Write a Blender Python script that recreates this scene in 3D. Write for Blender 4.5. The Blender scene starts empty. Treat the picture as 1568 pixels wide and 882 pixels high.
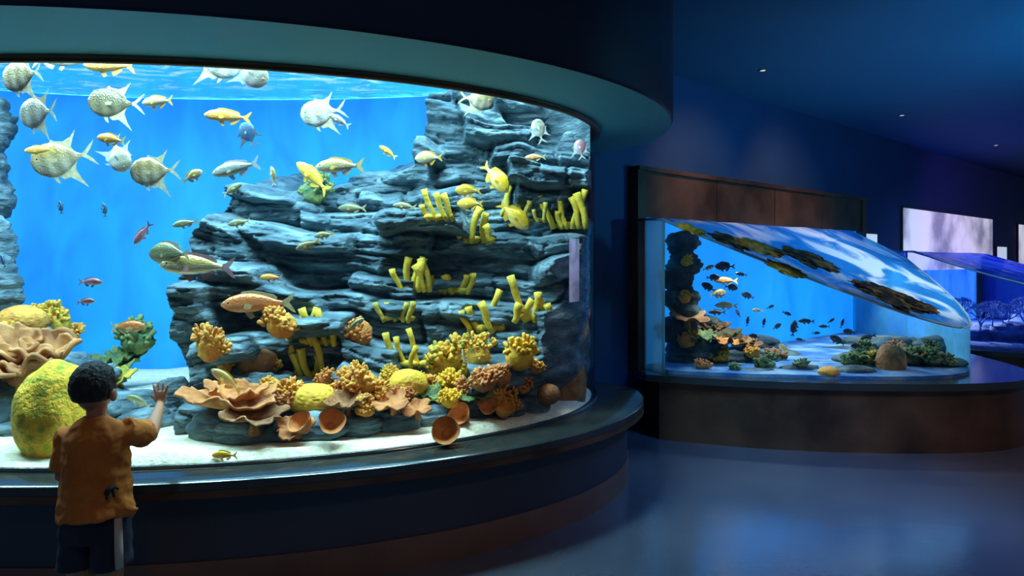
import bpy, bmesh, math, random
from mathutils import Vector, Matrix, noise
from mathutils.bvhtree import BVHTree
random.seed(7)
scene=bpy.context.scene
try:
    scene.view_settings.view_transform='Standard'
    scene.view_settings.look='None'
except Exception: pass
pi=math.pi
# ------------------------------------------------------------ helpers
class MB:
    def __init__(s): s.v=[];s.f=[];s.m=[]
    def add(s,vs,fs,mat=0,xf=None):
        o=len(s.v)
        s.v+= [tuple(xf@Vector(p)) for p in vs] if xf is not None else [tuple(p) for p in vs]
        s.f+=[tuple(i+o for i in f) for f in fs]; s.m+=[mat]*len(fs)
    def grid(s,nu,nv,fn,mat=0,cu=False,xf=None):
        vs=[];nuu=nu if cu else nu+1
        for j in range(nv+1):
            for i in range(nuu): vs.append(fn(i/nu,j/nv))
        fs=[]
        for j in range(nv):
            for i in range(nu):
                a=j*nuu+i;b=j*nuu+(i+1)%nuu
                fs.append((a,b,b+nuu,a+nuu))
        s.add(vs,fs,mat,xf)
    def tube(s,pts,rads,mat=0,seg=12,cap=True,xf=None,ref=None):
        pts=[Vector(p) for p in pts];n=len(pts);vs=[];fs=[]
        for k,p in enumerate(pts):
            t=(pts[min(k+1,n-1)]-pts[max(k-1,0)]).normalized()
            r=Vector(ref) if ref else (Vector((1,0,0)) if abs(t.x)<.85 else Vector((0,1,0)))
            sx=(r-t*r.dot(t)).normalized(); sy=t.cross(sx)
            rr=rads[k]; rx,ry=(rr if isinstance(rr,tuple) else (rr,rr))
            for i in range(seg):
                a=2*pi*i/seg; vs.append(p+sx*rx*math.cos(a)+sy*ry*math.sin(a))
        for k in range(n-1):
            for i in range(seg):
                a=k*seg+i;b=k*seg+(i+1)%seg; fs.append((a,b,b+seg,a+seg))
        if cap:
            fs.append(tuple(range(seg-1,-1,-1))); fs.append(tuple(range((n-1)*seg,n*seg)))
        s.add(vs,fs,mat,xf)
    def ball(s,c,r,mat=0,sub=2,disp=None,xf=None):
        V,F=ico(sub); c=Vector(c); out=[]
        if not isinstance(r,(tuple,list,Vector)): r=(r,r,r)
        for v in V:
            d=disp(v) if disp else 1
            out.append((c.x+v.x*r[0]*d,c.y+v.y*r[1]*d,c.z+v.z*r[2]*d))
        s.add(out,F,mat,xf)
    def box(s,a,b,mat=0,xf=None):
        x0,y0,z0=a;x1,y1,z1=b
        vs=[(x0,y0,z0),(x1,y0,z0),(x1,y1,z0),(x0,y1,z0),(x0,y0,z1),(x1,y0,z1),(x1,y1,z1),(x0,y1,z1)]
        s.add(vs,[(3,2,1,0),(4,5,6,7),(0,1,5,4),(1,2,6,5),(2,3,7,6),(3,0,4,7)],mat,xf)
    def prism(s,pts,z0,z1,mat=0,captop=True):
        n=len(pts);z1f=z1 if callable(z1) else (lambda x,y:z1)
        vs=[(p[0],p[1],z0) for p in pts]+[(p[0],p[1],z1f(p[0],p[1])) for p in pts]
        fs=[(i,(i+1)%n,(i+1)%n+n,i+n) for i in range(n)]+[tuple(range(n-1,-1,-1))]
        if captop: fs.append(tuple(range(n,2*n)))
        s.add(vs,fs,mat)
    def obj(s,name,mats,smooth=True,parent=None,auto=None):
        me=bpy.data.meshes.new(name); me.from_pydata(s.v,[],s.f)
        for m in (mats if isinstance(mats,(list,tuple)) else [mats]): me.materials.append(m)
        me.polygons.foreach_set('material_index',s.m)
        me.update()
        bm=bmesh.new();bm.from_mesh(me);bmesh.ops.recalc_face_normals(bm,faces=bm.faces)
        if auto:
            for e in bm.edges:
                if len(e.link_faces)==2 and e.calc_face_angle(0)>auto: e.smooth=False
        bm.to_mesh(me);bm.free()
        me.polygons.foreach_set('use_smooth',[smooth]*len(me.polygons))
        o=bpy.data.objects.new(name,me);scene.collection.objects.link(o)
        if parent: o.parent=parent
        return o
_ic={}
def ico(sub):
    if sub not in _ic:
        bm=bmesh.new();bmesh.ops.create_icosphere(bm,subdivisions=sub,radius=1)
        bm.verts.ensure_lookup_table()
        _ic[sub]=([v.co.copy() for v in bm.verts],[tuple(v.index for v in f.verts) for f in bm.faces]);bm.free()
    return _ic[sub]
def empty(name):
    e=bpy.data.objects.new(name,None);scene.collection.objects.link(e);e.empty_display_size=.1;return e
def sst(a,b,x):
    t=max(0,min(1,(x-a)/(b-a)));return t*t*(3-2*t)
def lerp(tab,x):
    if x<=tab[0][0]:return tab[0][1]
    for (a,p),(b,q) in zip(tab,tab[1:]):
        if x<=b:return p+(q-p)*(x-a)/(b-a)
    return tab[-1][1]
# ------------------------------------------------------------ materials
def pm(name,c1,c2=None,scale=5,rough=.5,metal=0,bump=0,bscale=None,emit=0,ecol=None,spec=.5,stretch=(1,1,1),detail=5,contrast=(.35,.65),c3=None,bdist=.02):
    m=bpy.data.materials.new(name);m.use_nodes=True;nt=m.node_tree;N=nt.nodes;L=nt.links
    b=N['Principled BSDF'];b.inputs['Roughness'].default_value=rough;b.inputs['Metallic'].default_value=metal
    b.inputs['Specular IOR Level'].default_value=spec
    tc=N.new('ShaderNodeTexCoord');mp=N.new('ShaderNodeMapping');mp.inputs['Scale'].default_value=stretch
    L.new(tc.outputs['Object'],mp.inputs[0])
    if c2 is None:c2=tuple(x*.8 for x in c1)
    nz=N.new('ShaderNodeTexNoise');nz.inputs['Scale'].default_value=scale;nz.inputs['Detail'].default_value=detail
    L.new(mp.outputs[0],nz.inputs['Vector'])
    cr=N.new('ShaderNodeValToRGB');cr.color_ramp.elements[0].position=contrast[0];cr.color_ramp.elements[1].position=contrast[1]
    cr.color_ramp.elements[0].color=(*c1,1);cr.color_ramp.elements[1].color=(*c2,1)
    if c3:
        e=cr.color_ramp.elements.new((contrast[0]+contrast[1])/2);e.color=(*c3,1)
    L.new(nz.outputs['Fac'],cr.inputs[0]);L.new(cr.outputs[0],b.inputs['Base Color'])
    if emit:
        b.inputs['Emission Strength'].default_value=emit
        if ecol: b.inputs['Emission Color'].default_value=(*ecol,1)
        else: L.new(cr.outputs[0],b.inputs['Emission Color'])
    if bump:
        n2=N.new('ShaderNodeTexNoise');n2.inputs['Scale'].default_value=bscale or scale*3;n2.inputs['Detail'].default_value=8
        L.new(mp.outputs[0],n2.inputs['Vector'])
        bp=N.new('ShaderNodeBump');bp.inputs['Strength'].default_value=bump;bp.inputs['Distance'].default_value=bdist
        L.new(n2.outputs['Fac'],bp.inputs['Height']);L.new(bp.outputs[0],b.inputs['Normal'])
    return m
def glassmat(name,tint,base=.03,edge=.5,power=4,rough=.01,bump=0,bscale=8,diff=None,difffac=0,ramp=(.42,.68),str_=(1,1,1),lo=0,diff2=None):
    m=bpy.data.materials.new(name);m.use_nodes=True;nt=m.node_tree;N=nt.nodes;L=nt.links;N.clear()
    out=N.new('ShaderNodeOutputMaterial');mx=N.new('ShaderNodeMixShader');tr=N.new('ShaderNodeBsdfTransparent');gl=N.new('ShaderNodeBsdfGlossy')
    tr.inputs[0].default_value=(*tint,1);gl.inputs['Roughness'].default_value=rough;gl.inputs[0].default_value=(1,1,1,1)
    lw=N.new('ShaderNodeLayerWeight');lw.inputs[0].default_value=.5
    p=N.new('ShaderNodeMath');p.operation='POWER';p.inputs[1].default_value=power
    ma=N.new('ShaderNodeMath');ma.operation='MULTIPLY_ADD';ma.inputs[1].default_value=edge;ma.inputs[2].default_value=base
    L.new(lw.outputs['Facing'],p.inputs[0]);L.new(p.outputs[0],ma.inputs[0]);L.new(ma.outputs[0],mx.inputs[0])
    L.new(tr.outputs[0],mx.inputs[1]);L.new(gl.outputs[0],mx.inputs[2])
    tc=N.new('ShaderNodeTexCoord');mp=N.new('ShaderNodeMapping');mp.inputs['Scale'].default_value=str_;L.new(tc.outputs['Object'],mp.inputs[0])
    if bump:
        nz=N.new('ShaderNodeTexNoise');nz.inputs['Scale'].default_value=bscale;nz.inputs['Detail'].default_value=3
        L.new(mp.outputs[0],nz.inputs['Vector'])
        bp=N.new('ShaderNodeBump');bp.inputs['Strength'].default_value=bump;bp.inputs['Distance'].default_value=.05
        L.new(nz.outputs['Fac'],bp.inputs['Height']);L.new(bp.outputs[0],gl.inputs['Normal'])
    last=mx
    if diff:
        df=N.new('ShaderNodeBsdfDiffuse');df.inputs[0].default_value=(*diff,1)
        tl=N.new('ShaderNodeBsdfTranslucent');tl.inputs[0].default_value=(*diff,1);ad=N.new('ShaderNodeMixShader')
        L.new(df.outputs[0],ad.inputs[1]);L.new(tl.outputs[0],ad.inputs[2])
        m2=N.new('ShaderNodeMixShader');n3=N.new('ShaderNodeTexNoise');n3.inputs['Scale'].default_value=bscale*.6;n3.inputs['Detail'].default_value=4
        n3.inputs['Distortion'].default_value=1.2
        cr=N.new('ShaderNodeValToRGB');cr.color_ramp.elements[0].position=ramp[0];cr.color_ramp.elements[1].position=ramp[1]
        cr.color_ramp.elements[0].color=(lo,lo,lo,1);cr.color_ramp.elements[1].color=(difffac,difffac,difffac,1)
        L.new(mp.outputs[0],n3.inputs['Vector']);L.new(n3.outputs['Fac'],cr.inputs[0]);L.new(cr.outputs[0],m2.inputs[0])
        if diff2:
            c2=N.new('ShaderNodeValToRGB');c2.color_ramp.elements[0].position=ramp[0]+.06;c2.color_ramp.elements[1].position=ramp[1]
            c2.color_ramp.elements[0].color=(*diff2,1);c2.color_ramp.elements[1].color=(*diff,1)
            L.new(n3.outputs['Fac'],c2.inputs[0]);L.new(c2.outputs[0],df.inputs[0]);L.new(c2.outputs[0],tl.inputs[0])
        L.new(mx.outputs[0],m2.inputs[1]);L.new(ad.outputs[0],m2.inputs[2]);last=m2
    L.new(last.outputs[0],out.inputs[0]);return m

M_wall=pm('wall_paint',(.007,.034,.095),(.008,.040,.11),2,.6)
M_ceil=pm('ceiling_paint',(.010,.11,.19),(.008,.10,.18),1,.7)
M_floor=pm('polished_concrete',(.058,.072,.105),(.10,.105,.13),1.1,.17,bump=.03,bscale=30,spec=1.0)
_b=M_floor.node_tree.nodes['Principled BSDF'];_b.inputs['Coat Weight'].default_value=.5;_b.inputs['Coat Roughness'].default_value=.22
M_navy=pm('navy_panel',(.022,.023,.036),(.028,.028,.044),2,.45)
M_canopy=pm('canopy_paint',(.012,.012,.026),(.020,.016,.036),1.5,.4,stretch=(1,1,.2))
M_soffit=pm('soffit_teal',(.09,.36,.42),(.08,.33,.38),1.5,.6)
M_bronze=pm('dark_bronze',(.06,.030,.018),(.17,.085,.045),2.2,.33,metal=.45,bump=.05,bscale=20)
M_kick=pm('brown_plinth',(.11,.05,.034),(.16,.075,.05),3,.4)
M_ledge=pm('polished_ledge',(.03,.036,.034),(.045,.05,.042),4,.15,spec=1.0,metal=.2)
M_rail=pm('bronze_rail',(.12,.07,.03),(.18,.1,.04),6,.35,metal=.6)
M_sand=pm('coral_sand',(.70,.64,.44),(.92,.84,.62),30,.9,bump=.5,bscale=60)
M_sand2=pm('fine_sand',(.015,.12,.32),(.24,.38,.46),3.2,.9,bump=.5,bscale=60,contrast=(.44,.68))  # blue in the sand stands in for water seen through refraction
M_rock=pm('reef_rock_stone',(.030,.065,.085),(.26,.37,.41),4.5,.8,bump=.8,bscale=11,stretch=(1,1,2.8),contrast=(.34,.74),c3=(.095,.155,.182),detail=10,bdist=.05)
M_glass=glassmat('acrylic_glass',(.97,.99,.99),.012,.45,5)
M_water=glassmat('water_surface',(.30,.6,.8),.5,.4,1.5,.03,bump=.7,bscale=5,diff=(.55,.82,.95),difffac=.7,ramp=(.52,.70),str_=(1,2.4,1))
M_lid=glassmat('sloped_water_lid',(.3,.7,.95),.12,.5,2.0,.04,bump=.25,bscale=3,diff=(.88,.97,1),difffac=.92,ramp=(.40,.60),lo=.55,diff2=(.04,.34,.75))  # white and blue diffuse patches paint reflections onto the lid
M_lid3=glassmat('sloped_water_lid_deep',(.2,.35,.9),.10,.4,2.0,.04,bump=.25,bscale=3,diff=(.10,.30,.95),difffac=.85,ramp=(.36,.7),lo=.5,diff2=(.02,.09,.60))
M_side=glassmat('side_acrylic',(.5,.65,.65),.08,.4,2,.05,diff=(.60,.85,.82),difffac=.75,ramp=(0,.4),lo=.45)
M_rear=glassmat('rear_acrylic',(.3,.7,.85),.05,.3,2,.05,diff=(.18,.64,.85),difffac=.8,ramp=(.2,.6),lo=.6)  # cyan diffuse stands in for internal reflection in the glass
M_rear3=glassmat('rear_acrylic_deep',(.2,.4,.9),.05,.3,2,.05,diff=(.03,.14,.8),difffac=.6,ramp=(.2,.6),lo=.4)  # blue diffuse paints the same internal reflection for the far tank
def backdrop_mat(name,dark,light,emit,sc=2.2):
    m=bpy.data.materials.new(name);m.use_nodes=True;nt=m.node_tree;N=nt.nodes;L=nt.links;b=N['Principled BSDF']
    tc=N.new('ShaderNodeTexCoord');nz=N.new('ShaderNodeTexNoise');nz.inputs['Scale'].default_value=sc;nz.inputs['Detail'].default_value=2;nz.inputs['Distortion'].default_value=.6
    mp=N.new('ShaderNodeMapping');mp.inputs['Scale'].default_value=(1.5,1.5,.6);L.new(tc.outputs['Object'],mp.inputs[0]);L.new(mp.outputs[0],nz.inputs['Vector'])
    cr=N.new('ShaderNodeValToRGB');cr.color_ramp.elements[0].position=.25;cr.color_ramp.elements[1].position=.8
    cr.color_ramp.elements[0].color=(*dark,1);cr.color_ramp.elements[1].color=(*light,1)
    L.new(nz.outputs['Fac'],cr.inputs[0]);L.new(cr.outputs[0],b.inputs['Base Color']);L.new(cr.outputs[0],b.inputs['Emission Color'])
    b.inputs['Emission Strength'].default_value=emit;b.inputs['Roughness'].default_value=.7;return m  # self-glow and soft ripples in the backdrop stand in for lit water
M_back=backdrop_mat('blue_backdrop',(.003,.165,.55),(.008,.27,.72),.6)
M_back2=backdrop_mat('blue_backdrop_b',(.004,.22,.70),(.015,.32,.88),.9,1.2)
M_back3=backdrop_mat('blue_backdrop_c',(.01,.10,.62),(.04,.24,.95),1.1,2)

# ------------------------------------------------------------ camera
H=1.6
cam=bpy.data.cameras.new('camera');co=bpy.data.objects.new('camera',cam);scene.collection.objects.link(co)
co.location=(0,0,H);co.rotation_euler=(pi/2,0,0);cam.lens=36*1000/1568;cam.sensor_width=36;cam.shift_y=-41/1568
cam.clip_start=.05;cam.clip_end=100
scene.camera=co
def W(x,y,d): return Vector(((x-784)*d/1000,d,H+(400-y)*d/1000))
# ------------------------------------------------------------ main tank plan
CX,CY=-2.3,5.1
def ell(a,bf,bb,n=160):
    out=[]
    for i in range(n):
        t=2*pi*i/n;s=math.sin(t);out.append((CX+a*math.cos(t),CY+(bf if s<0 else bb)*s))
    return out
GA,GF,GB=2.94,1.95,1.0
def front(X):
    q=(X-CX)/GA
    return CY-GF*math.sqrt(max(0,1-q*q))
def backY(X):
    q=(X-CX)/(GA-.03)
    return CY+(GB-.03)*math.sqrt(max(0,1-q*q))
ZL=.585;ZC=2.59;ZH=3.5;ZW=3.1
T1=empty('curved_aquarium_tank')
n=200
b=MB();b.prism(ell(3.18,2.03,.9,n),.16,.50);b.obj('base',M_navy,parent=T1,auto=.6)
b=MB();b.prism(ell(3.19,2.04,.92,n),0,.16);b.obj('plinth_kick',M_kick,parent=T1,auto=.6)
b=MB()
pro=[(3.27,2.12,.97,.49),(3.30,2.15,1.0,.505),(3.30,2.15,1.0,.575),(3.285,2.135,.99,ZL),(2.9,1.9,.9,ZL)]
rings=[[ (x,y,p[3]) for x,y in ell(p[0],p[1],p[2],n)] for p in pro]
b.grid(n,4,lambda u,v:rings[round(v*4)][round(u*n)%n],cu=True)
b.obj('ledge',M_ledge,parent=T1,auto=.6)
b=MB();rr=[[ (x,y,z) for x,y in ell(a,f,bb,n)] for a,f,bb,z in [(3.303,2.153,1.003,.5),(3.303,2.153,1.003,.535)]]
b.grid(n,1,lambda u,v:rr[round(v)][round(u*n)%n],cu=True);b.obj('ledge_trim',M_bronze,parent=T1)
b=MB();g=ell(GA,GF,GB,n);b.grid(n,1,lambda u,v:(*g[round(u*n)%n],ZL+v*(3.3-ZL)),cu=True);b.obj('glass',M_glass,parent=T1)
oc=ell(3.5,2.6,2.0,n);ic=ell(GA+.03,GF+.03,GB+.03,n)
b=MB()
oc2=ell(3.485,2.585,1.985,n)
R=[[(x,y,ZH) for x,y in oc],[(x,y,ZC+.02) for x,y in oc],[(x,y,ZC) for x,y in oc2]]
b.grid(n,2,lambda u,v:R[round(v*2)][round(u*n)%n],mat=0,cu=True)
R2=[[(x,y,ZC) for x,y in oc2],[(x,y,ZC) for x,y in ic]]
b.grid(n,1,lambda u,v:R2[round(v)][round(u*n)%n],mat=1,cu=True)
R3=[[(x,y,ZC) for x,y in ic],[(x,y,ZH) for x,y in ic]]
b.grid(n,1,lambda u,v:R3[round(v)][round(u*n)%n],mat=0,cu=True)
b.obj('canopy',[M_canopy,M_soffit],parent=T1,auto=.7)
b=MB();ra=[ell(GA+d,GF+d,GB+d,n) for d in (.035,.035,.005)];rz=[ZC,ZC-.035,ZC-.035]
b.grid(n,2,lambda u,v:(*ra[round(v*2)][round(u*n)%n],rz[round(v*2)]),cu=True);b.obj('glass_rail',M_rail,parent=T1)
b=MB();ra2=[ell(GA+d,GF+d,GB+d,n) for d in (.02,.02,.004)];rz2=[ZL+.001,ZL+.02,ZL+.022]
b.grid(n,2,lambda u,v:(*ra2[round(v*2)][round(u*n)%n],rz2[round(v*2)]),cu=True);b.obj('glass_foot_seal',M_ledge,parent=T1)
b=MB();b.add([(x,y,ZW) for x,y in ell(GA-.04,GF-.04,GB-.04,n)],[tuple(range(n))]);b.obj('water',M_water,parent=T1,smooth=False)
def bdp(t,z):
    s=math.sin(t);return (CX+(GA-.03)*math.cos(t),CY+((GB-.03) if s>0 else GF-.03)*s,z)
b=MB();t_s=.24*pi
b.grid(100,2,lambda u,v:bdp(t_s+u*(1.02*pi-t_s),.6+v*2.85),mat=0)
b.grid(30,2,lambda u,v:bdp(0+u*t_s,.6+v*2.85),mat=1)
b.obj('backdrop',[M_back,M_rock],parent=T1)
def sandz(X,Y): return .625+.03*noise.noise(Vector((X*2,Y*2,0)))+.008*noise.noise(Vector((X*12,Y*12,3)))
b=MB()
def sg(u,v):
    t=2*pi*u;s=math.sin(t);r=max(v,.001)
    X=CX+(GA-.03)*r*math.cos(t);Y=CY+((GB-.03) if s>0 else GF-.03)*r*s
    return (X,Y,sandz(X,Y) if v<.999 else .59)
b.grid(220,60,sg,cu=True);sandmb=b;b.obj('sand_bed',M_sand,parent=T1)
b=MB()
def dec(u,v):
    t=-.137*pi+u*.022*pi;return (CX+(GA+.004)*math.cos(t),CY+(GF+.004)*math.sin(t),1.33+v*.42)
b.grid(6,1,dec);b.obj('glass_reflection_patch',glassmat('reflection_film',(.75,.6,.75),.05,.2,3,.2,diff=(.7,.45,.65),difffac=.9,bscale=9,ramp=(.3,.6),lo=.3),parent=T1)  # tinted film painting a sign's reflection on the tank glass

# ------------------------------------------------------------ reef rock
htab=[(-2.52,1.75),(-2.42,1.78),(-2.22,1.9),(-2.14,2.1),(-1.9,2.13),(-1.55,2.0),(-1.32,2.18),(-.74,2.3),(-.66,2.95),(.7,3.2)]
ktab=[(.6,.50),(.8,.505),(1.3,.512),(1.5,.505),(1.75,.49),(1.9,.445),(2.1,.43)]
rock=MB()
def cellv(a,b_,c=0): return noise.cell(Vector((a+.5,b_+.5,c+.5)))
def rockP(u,v):
    X=-2.75+u*3.34;z=.55+v*2.6
    zz=z+.20*noise.noise(Vector((X*.8,z*.7,1)))+.05*noise.noise(Vector((X*3.1,z*2,5)))+.06*X
    st=.165;k=zz/st;fl=math.floor(k);fr=k-fl
    q=sst(.80,1.0,fr);zs=(fl+q)*st
    def blk(f):
        xx=X*(1.7+.9*cellv(0,f,3))+7*cellv(1,f,0)+.25*noise.noise(Vector((X*3,z*3,f)))
        i=math.floor(xx);g=xx-i
        a=cellv(i,f,1);c=cellv(i+1,f,1)
        return a+(c-a)*sst(.88,1,g), max(0,1-abs(g-.94)/.06) if g>.86 else 0
    b1,c1=blk(fl);b2,_=blk(fl+1)
    off=b1+(b2-b1)*q
    Y=4.14+.60*(zs-.6)+.30*(off-.5)
    Y-=.06*math.sin(pi*min(1,fr/.9))**.5
    Y+=.08*c1
    k2=(zz+.02*noise.noise(Vector((X*6,z*5,2))))/.047;f2=math.floor(k2);r2=k2-f2
    Y+=.03*(cellv(math.floor(X*3+5*cellv(0,f2,9)),f2,5)-.5)-.014*math.sin(pi*r2)
    Y+=.25*noise.noise(Vector((X*1.2,z*1.1,9)))
    Y+=.06*noise.noise(Vector((X*5,z*9,3)))
    Y+=.05*(noise.ridged_multi_fractal(Vector((X*5,z*10,0)),.9,2,4,1,2)-1)*.5
    h=lerp(htab,X)+.10*noise.noise(Vector((X*3,2,8)))
    if z>h: Y+=4.5*(z-h)
    xl=-lerp(ktab,z)*min(Y,5.0)+.10*noise.noise(Vector((2,z*4,8)))+.04*(off-.5)
    if X<xl: Y+=6.5*(xl-X)
    fY=front(min(X,.6))+.12+.28*(1-sst(.6,.9,z))
    Y=max(Y,fY)
    Y=min(Y,backY(min(X,.6))+.02)
    Xo=X+.04*noise.noise(Vector((X*4,z*6,12)))
    return (min(Xo,.585),Y,z)
rock.grid(360,320,rockP)
def boulder(c,r,seed,sub=5,zmin=None):
    def d(v):
        p=Vector((v.x*r[0],v.y*r[1],v.z*r[2]))*3+Vector((seed*3.1,0,seed))
        k=(v.z*r[2]*8+.4*noise.noise(p)+seed*.37);fl=math.floor(k)
        fr=k-fl
        return 1+.22*noise.noise(p)+.09*noise.noise(p*3)+.06*noise.noise(p*8)-.10*max(0,1-abs(fr-.5)/.16)+.14*(cellv(fl,seed)-.5)
    rock.ball(c,r,sub=sub,disp=d)
for i,(x,y,d_,rx,rz) in enumerate([(-25,190,4.9,.20,.30),(-32,290,4.9,.26,.35),(-22,380,4.7,.20,.3),(-10,440,4.6,.2,.25),(-5,520,4.6,.4,.25),
    (60,590,4.2,.5,.22),(150,625,4.1,.35,.16),(215,635,4.1,.26,.14),(100,660,4.0,.5,.2),(235,655,3.95,.2,.14),(270,610,4.3,.16,.2),
    (-30,640,3.9,.4,.3)]):
    p=W(x,y,d_);boulder(p,(rx,rx*.8,rz),i+1)
def glim(x):
    r=(x-784)/1000;Y=2.9
    while Y<5.4:
        X=r*Y
        if abs((X-CX)/GA)<1 and Y>front(X)+.04: return Y
        Y+=.02
    return 4.8
for i,(x,dy,rx,h_) in enumerate([(320,.28,.13,.16),(365,.24,.15,.13),(420,.26,.17,.11),(480,.26,.19,.12),(545,.28,.17,.13),(605,.28,.17,.15),(665,.3,.17,.14),(725,.28,.16,.13),(775,.26,.14,.14),(820,.22,.10,.14),
    (340,.5,.2,.26),(430,.5,.25,.22),(520,.52,.25,.24),(610,.55,.25,.24),(700,.5,.22,.22),(390,.75,.28,.3),(560,.8,.3,.3)]):
    Y=glim(x)+dy;p=Vector(((x-784)*Y/1000,Y,.62+h_*.35));boulder(p,(rx,rx*.62,h_*.75),i+130)
for i,(x,y,d_,rx,rz) in enumerate([(835,605,4.7,.12,.1),(870,600,4.85,.08,.2),(880,480,4.95,.07,.3),(880,330,5.0,.07,.3),(870,230,5.05,.08,.2),
    (430,320,5.0,.36,.16),(600,290,5.25,.34,.14),(560,400,4.85,.3,.14),(390,400,4.85,.25,.12),(760,230,5.3,.3,.12),(360,470,4.7,.22,.15),
    (720,430,4.9,.25,.1),(830,400,5.1,.15,.12),(790,180,5.4,.25,.12),(440,450,4.7,.22,.11),(345,420,4.85,.16,.12)]):
    p=W(x,y,d_);boulder(p,(rx,rx*.7,rz),i+30)
reef=rock.obj('reef_rock',M_rock,parent=T1)
def mkbv(parts):
    V=[];Fc=[]
    for p in parts:
        o=len(V);V+=[Vector(v) for v in p.v];Fc+=[tuple(i+o for i in f) for f in p.f]
    return BVHTree.FromPolygons(V,Fc)
bv=mkbv([rock,sandmb])
CAM=Vector((0,0,H))
def hit(x,y,dflt=5):
    d=W(x,y,1)-CAM
    loc,nn,_,dist=bv.ray_cast(CAM,d.normalized())
    if loc is None: return W(x,y,dflt)
    return loc
# ------------------------------------------------------------ corals
Y1=pm('sponge_yellow',(.80,.52,.035),(.56,.38,.03),14,.7,bump=.4)
Y2=pm('sponge_olive',(.60,.44,.05),(.40,.31,.04),14,.7,bump=.4)
DK=pm('sponge_hole',(.05,.04,.01),(.03,.025,.01),5,.9)
OR=pm('coral_orange',(.66,.25,.06),(.38,.12,.03),9,.75,bump=.6)
ORy=pm('coral_amber',(.80,.40,.05),(.52,.18,.03),12,.75,bump=.5)
YG=pm('coral_yellow_green',(.76,.52,.05),(.32,.34,.04),16,.8,bump=.5,c3=(.74,.36,.04))
GR=pm('coral_green',(.05,.12,.06),(.22,.26,.07),12,.8,bump=.5)
BR=pm('coral_brown',(.42,.19,.06),(.20,.08,.03),12,.8,bump=.6)
RD=pm('coral_rust',(.50,.11,.03),(.68,.30,.05),20,.8,bump=.5)
TN=pm('coral_tan',(.62,.31,.11),(.32,.12,.04),5,.75,bump=.6,c3=(.50,.20,.06))
YEL=pm('coral_bright_yellow',(.88,.54,.03),(.68,.34,.03),14,.8,bump=.4)
BIG=pm('coral_speckled_mound',(.80,.56,.02),(.34,.38,.02),22,.8,bump=.8,bscale=50,c3=(.86,.46,.03))
def sponge(x,y,s,mat,seed):
    rnd=random.Random(seed);p=hit(x,y+s*.38);S=s*p.y/1000;b=MB();n_=rnd.choice([4,5,6])
    for i in range(n_):
        f=(i/(n_-1)-.5);bx=f*S*.8+rnd.uniform(-.05,.05)*S;by=-.03+rnd.uniform(-.05,.04);L_=S*rnd.uniform(.35,1.0)
        le=rnd.choice([-.45,-.3,.05,.35])*S
        r=S*rnd.uniform(.07,.095)
        base=Vector((bx,by,-.02));top=Vector((bx+le*L_/S,by-.03,L_))
        P=[base.lerp(top,k/5)+Vector((math.sin(k*1.2+i)*.03*S,0,0)) for k in range(6)]
        b.tube(P+[P[-1]+(P[-1]-P[-2])*.01,P[-1]-(P[-1]-P[-2])*.4],[r*.75,r*.9,r*.9,r*1.02,r*1.05,r*1.2,r*.75,r*.6],0,10,cap=True)
        b.tube([P[-1]-(P[-1]-P[-2])*.1,P[-1]-(P[-1]-P[-2])*.05],[r*.7,r*.7],1,10)
    for j in range(5): b.ball((rnd.uniform(-.4,.4)*S,rnd.uniform(-.1,.05)*S,.03*S),(S*.16,S*.14,S*.10),0,2,lambda v:1+.3*noise.noise(v*3+Vector((seed+j,0,0))))
    o=b.obj('tube_sponge',[mat,DK]);o.location=p;o.rotation_euler=(0,0,rnd.uniform(-.2,.2));return o
def knob(x,y,w,h,mat,seed,nk=120):
    rnd=random.Random(seed);p=hit(x,y+h*.3);S=w*1.15*p.y/2000;Hh=h*1.15*p.y/1000;b=MB()
    lob=[Vector((rnd.uniform(-.45,.45)*S,rnd.uniform(-.3,.1)*S,Hh*rnd.uniform(.2,.65))) for _ in range(4)]
    b.ball((0,0,Hh*.35),(S*.65,S*.5,Hh*.36),0,3,lambda v:1+.25*noise.noise(v*3+Vector((seed,0,0))))
    for i in range(nk):
        lc=lob[i%4];th=rnd.uniform(0,2*pi);ph=rnd.uniform(-.3,1)
        rr=math.sqrt(max(0,1-ph*ph));d=Vector((math.cos(th)*rr,math.sin(th)*rr,ph))
        c=lc+Vector((d.x*S*.34,d.y*S*.3,d.z*Hh*.2));r=S*rnd.uniform(.06,.11)
        e=c+Vector((d.x*.25,d.y*.25,d.z*.2+.15))*S*rnd.uniform(.6,1.2)
        b.tube([c,c.lerp(e,.5),e,e+(e-c)*.15],[r*.8,r,r*1.1,r*.5],0,7)
    o=b.obj('knobby_coral',[mat]);o.location=p+Vector((0,-S*.2,-Hh*.15));return o
def dome(x,y,w,h,mat,seed,name='brain_coral_or_reflection'):
    p=hit(x,y+h*.35);S=w*p.y/2000;Hh=h*p.y/1000;b=MB()
    def d(v):
        q=v*5+Vector((seed*2.3,seed,0));g=abs(noise.noise(q+Vector((noise.noise(q*.7),0,0))*1.5))
        return 1-.07*max(0,1-g/.09)+.06*noise.noise(v*1.6+Vector((seed,0,0)))
    b.ball((0,0,Hh*.35),(S,S*.8,Hh*.62),0,5,d)
    o=b.obj(name,[mat]);o.location=p+Vector((0,-S*.15,-Hh*.12));return o
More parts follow.
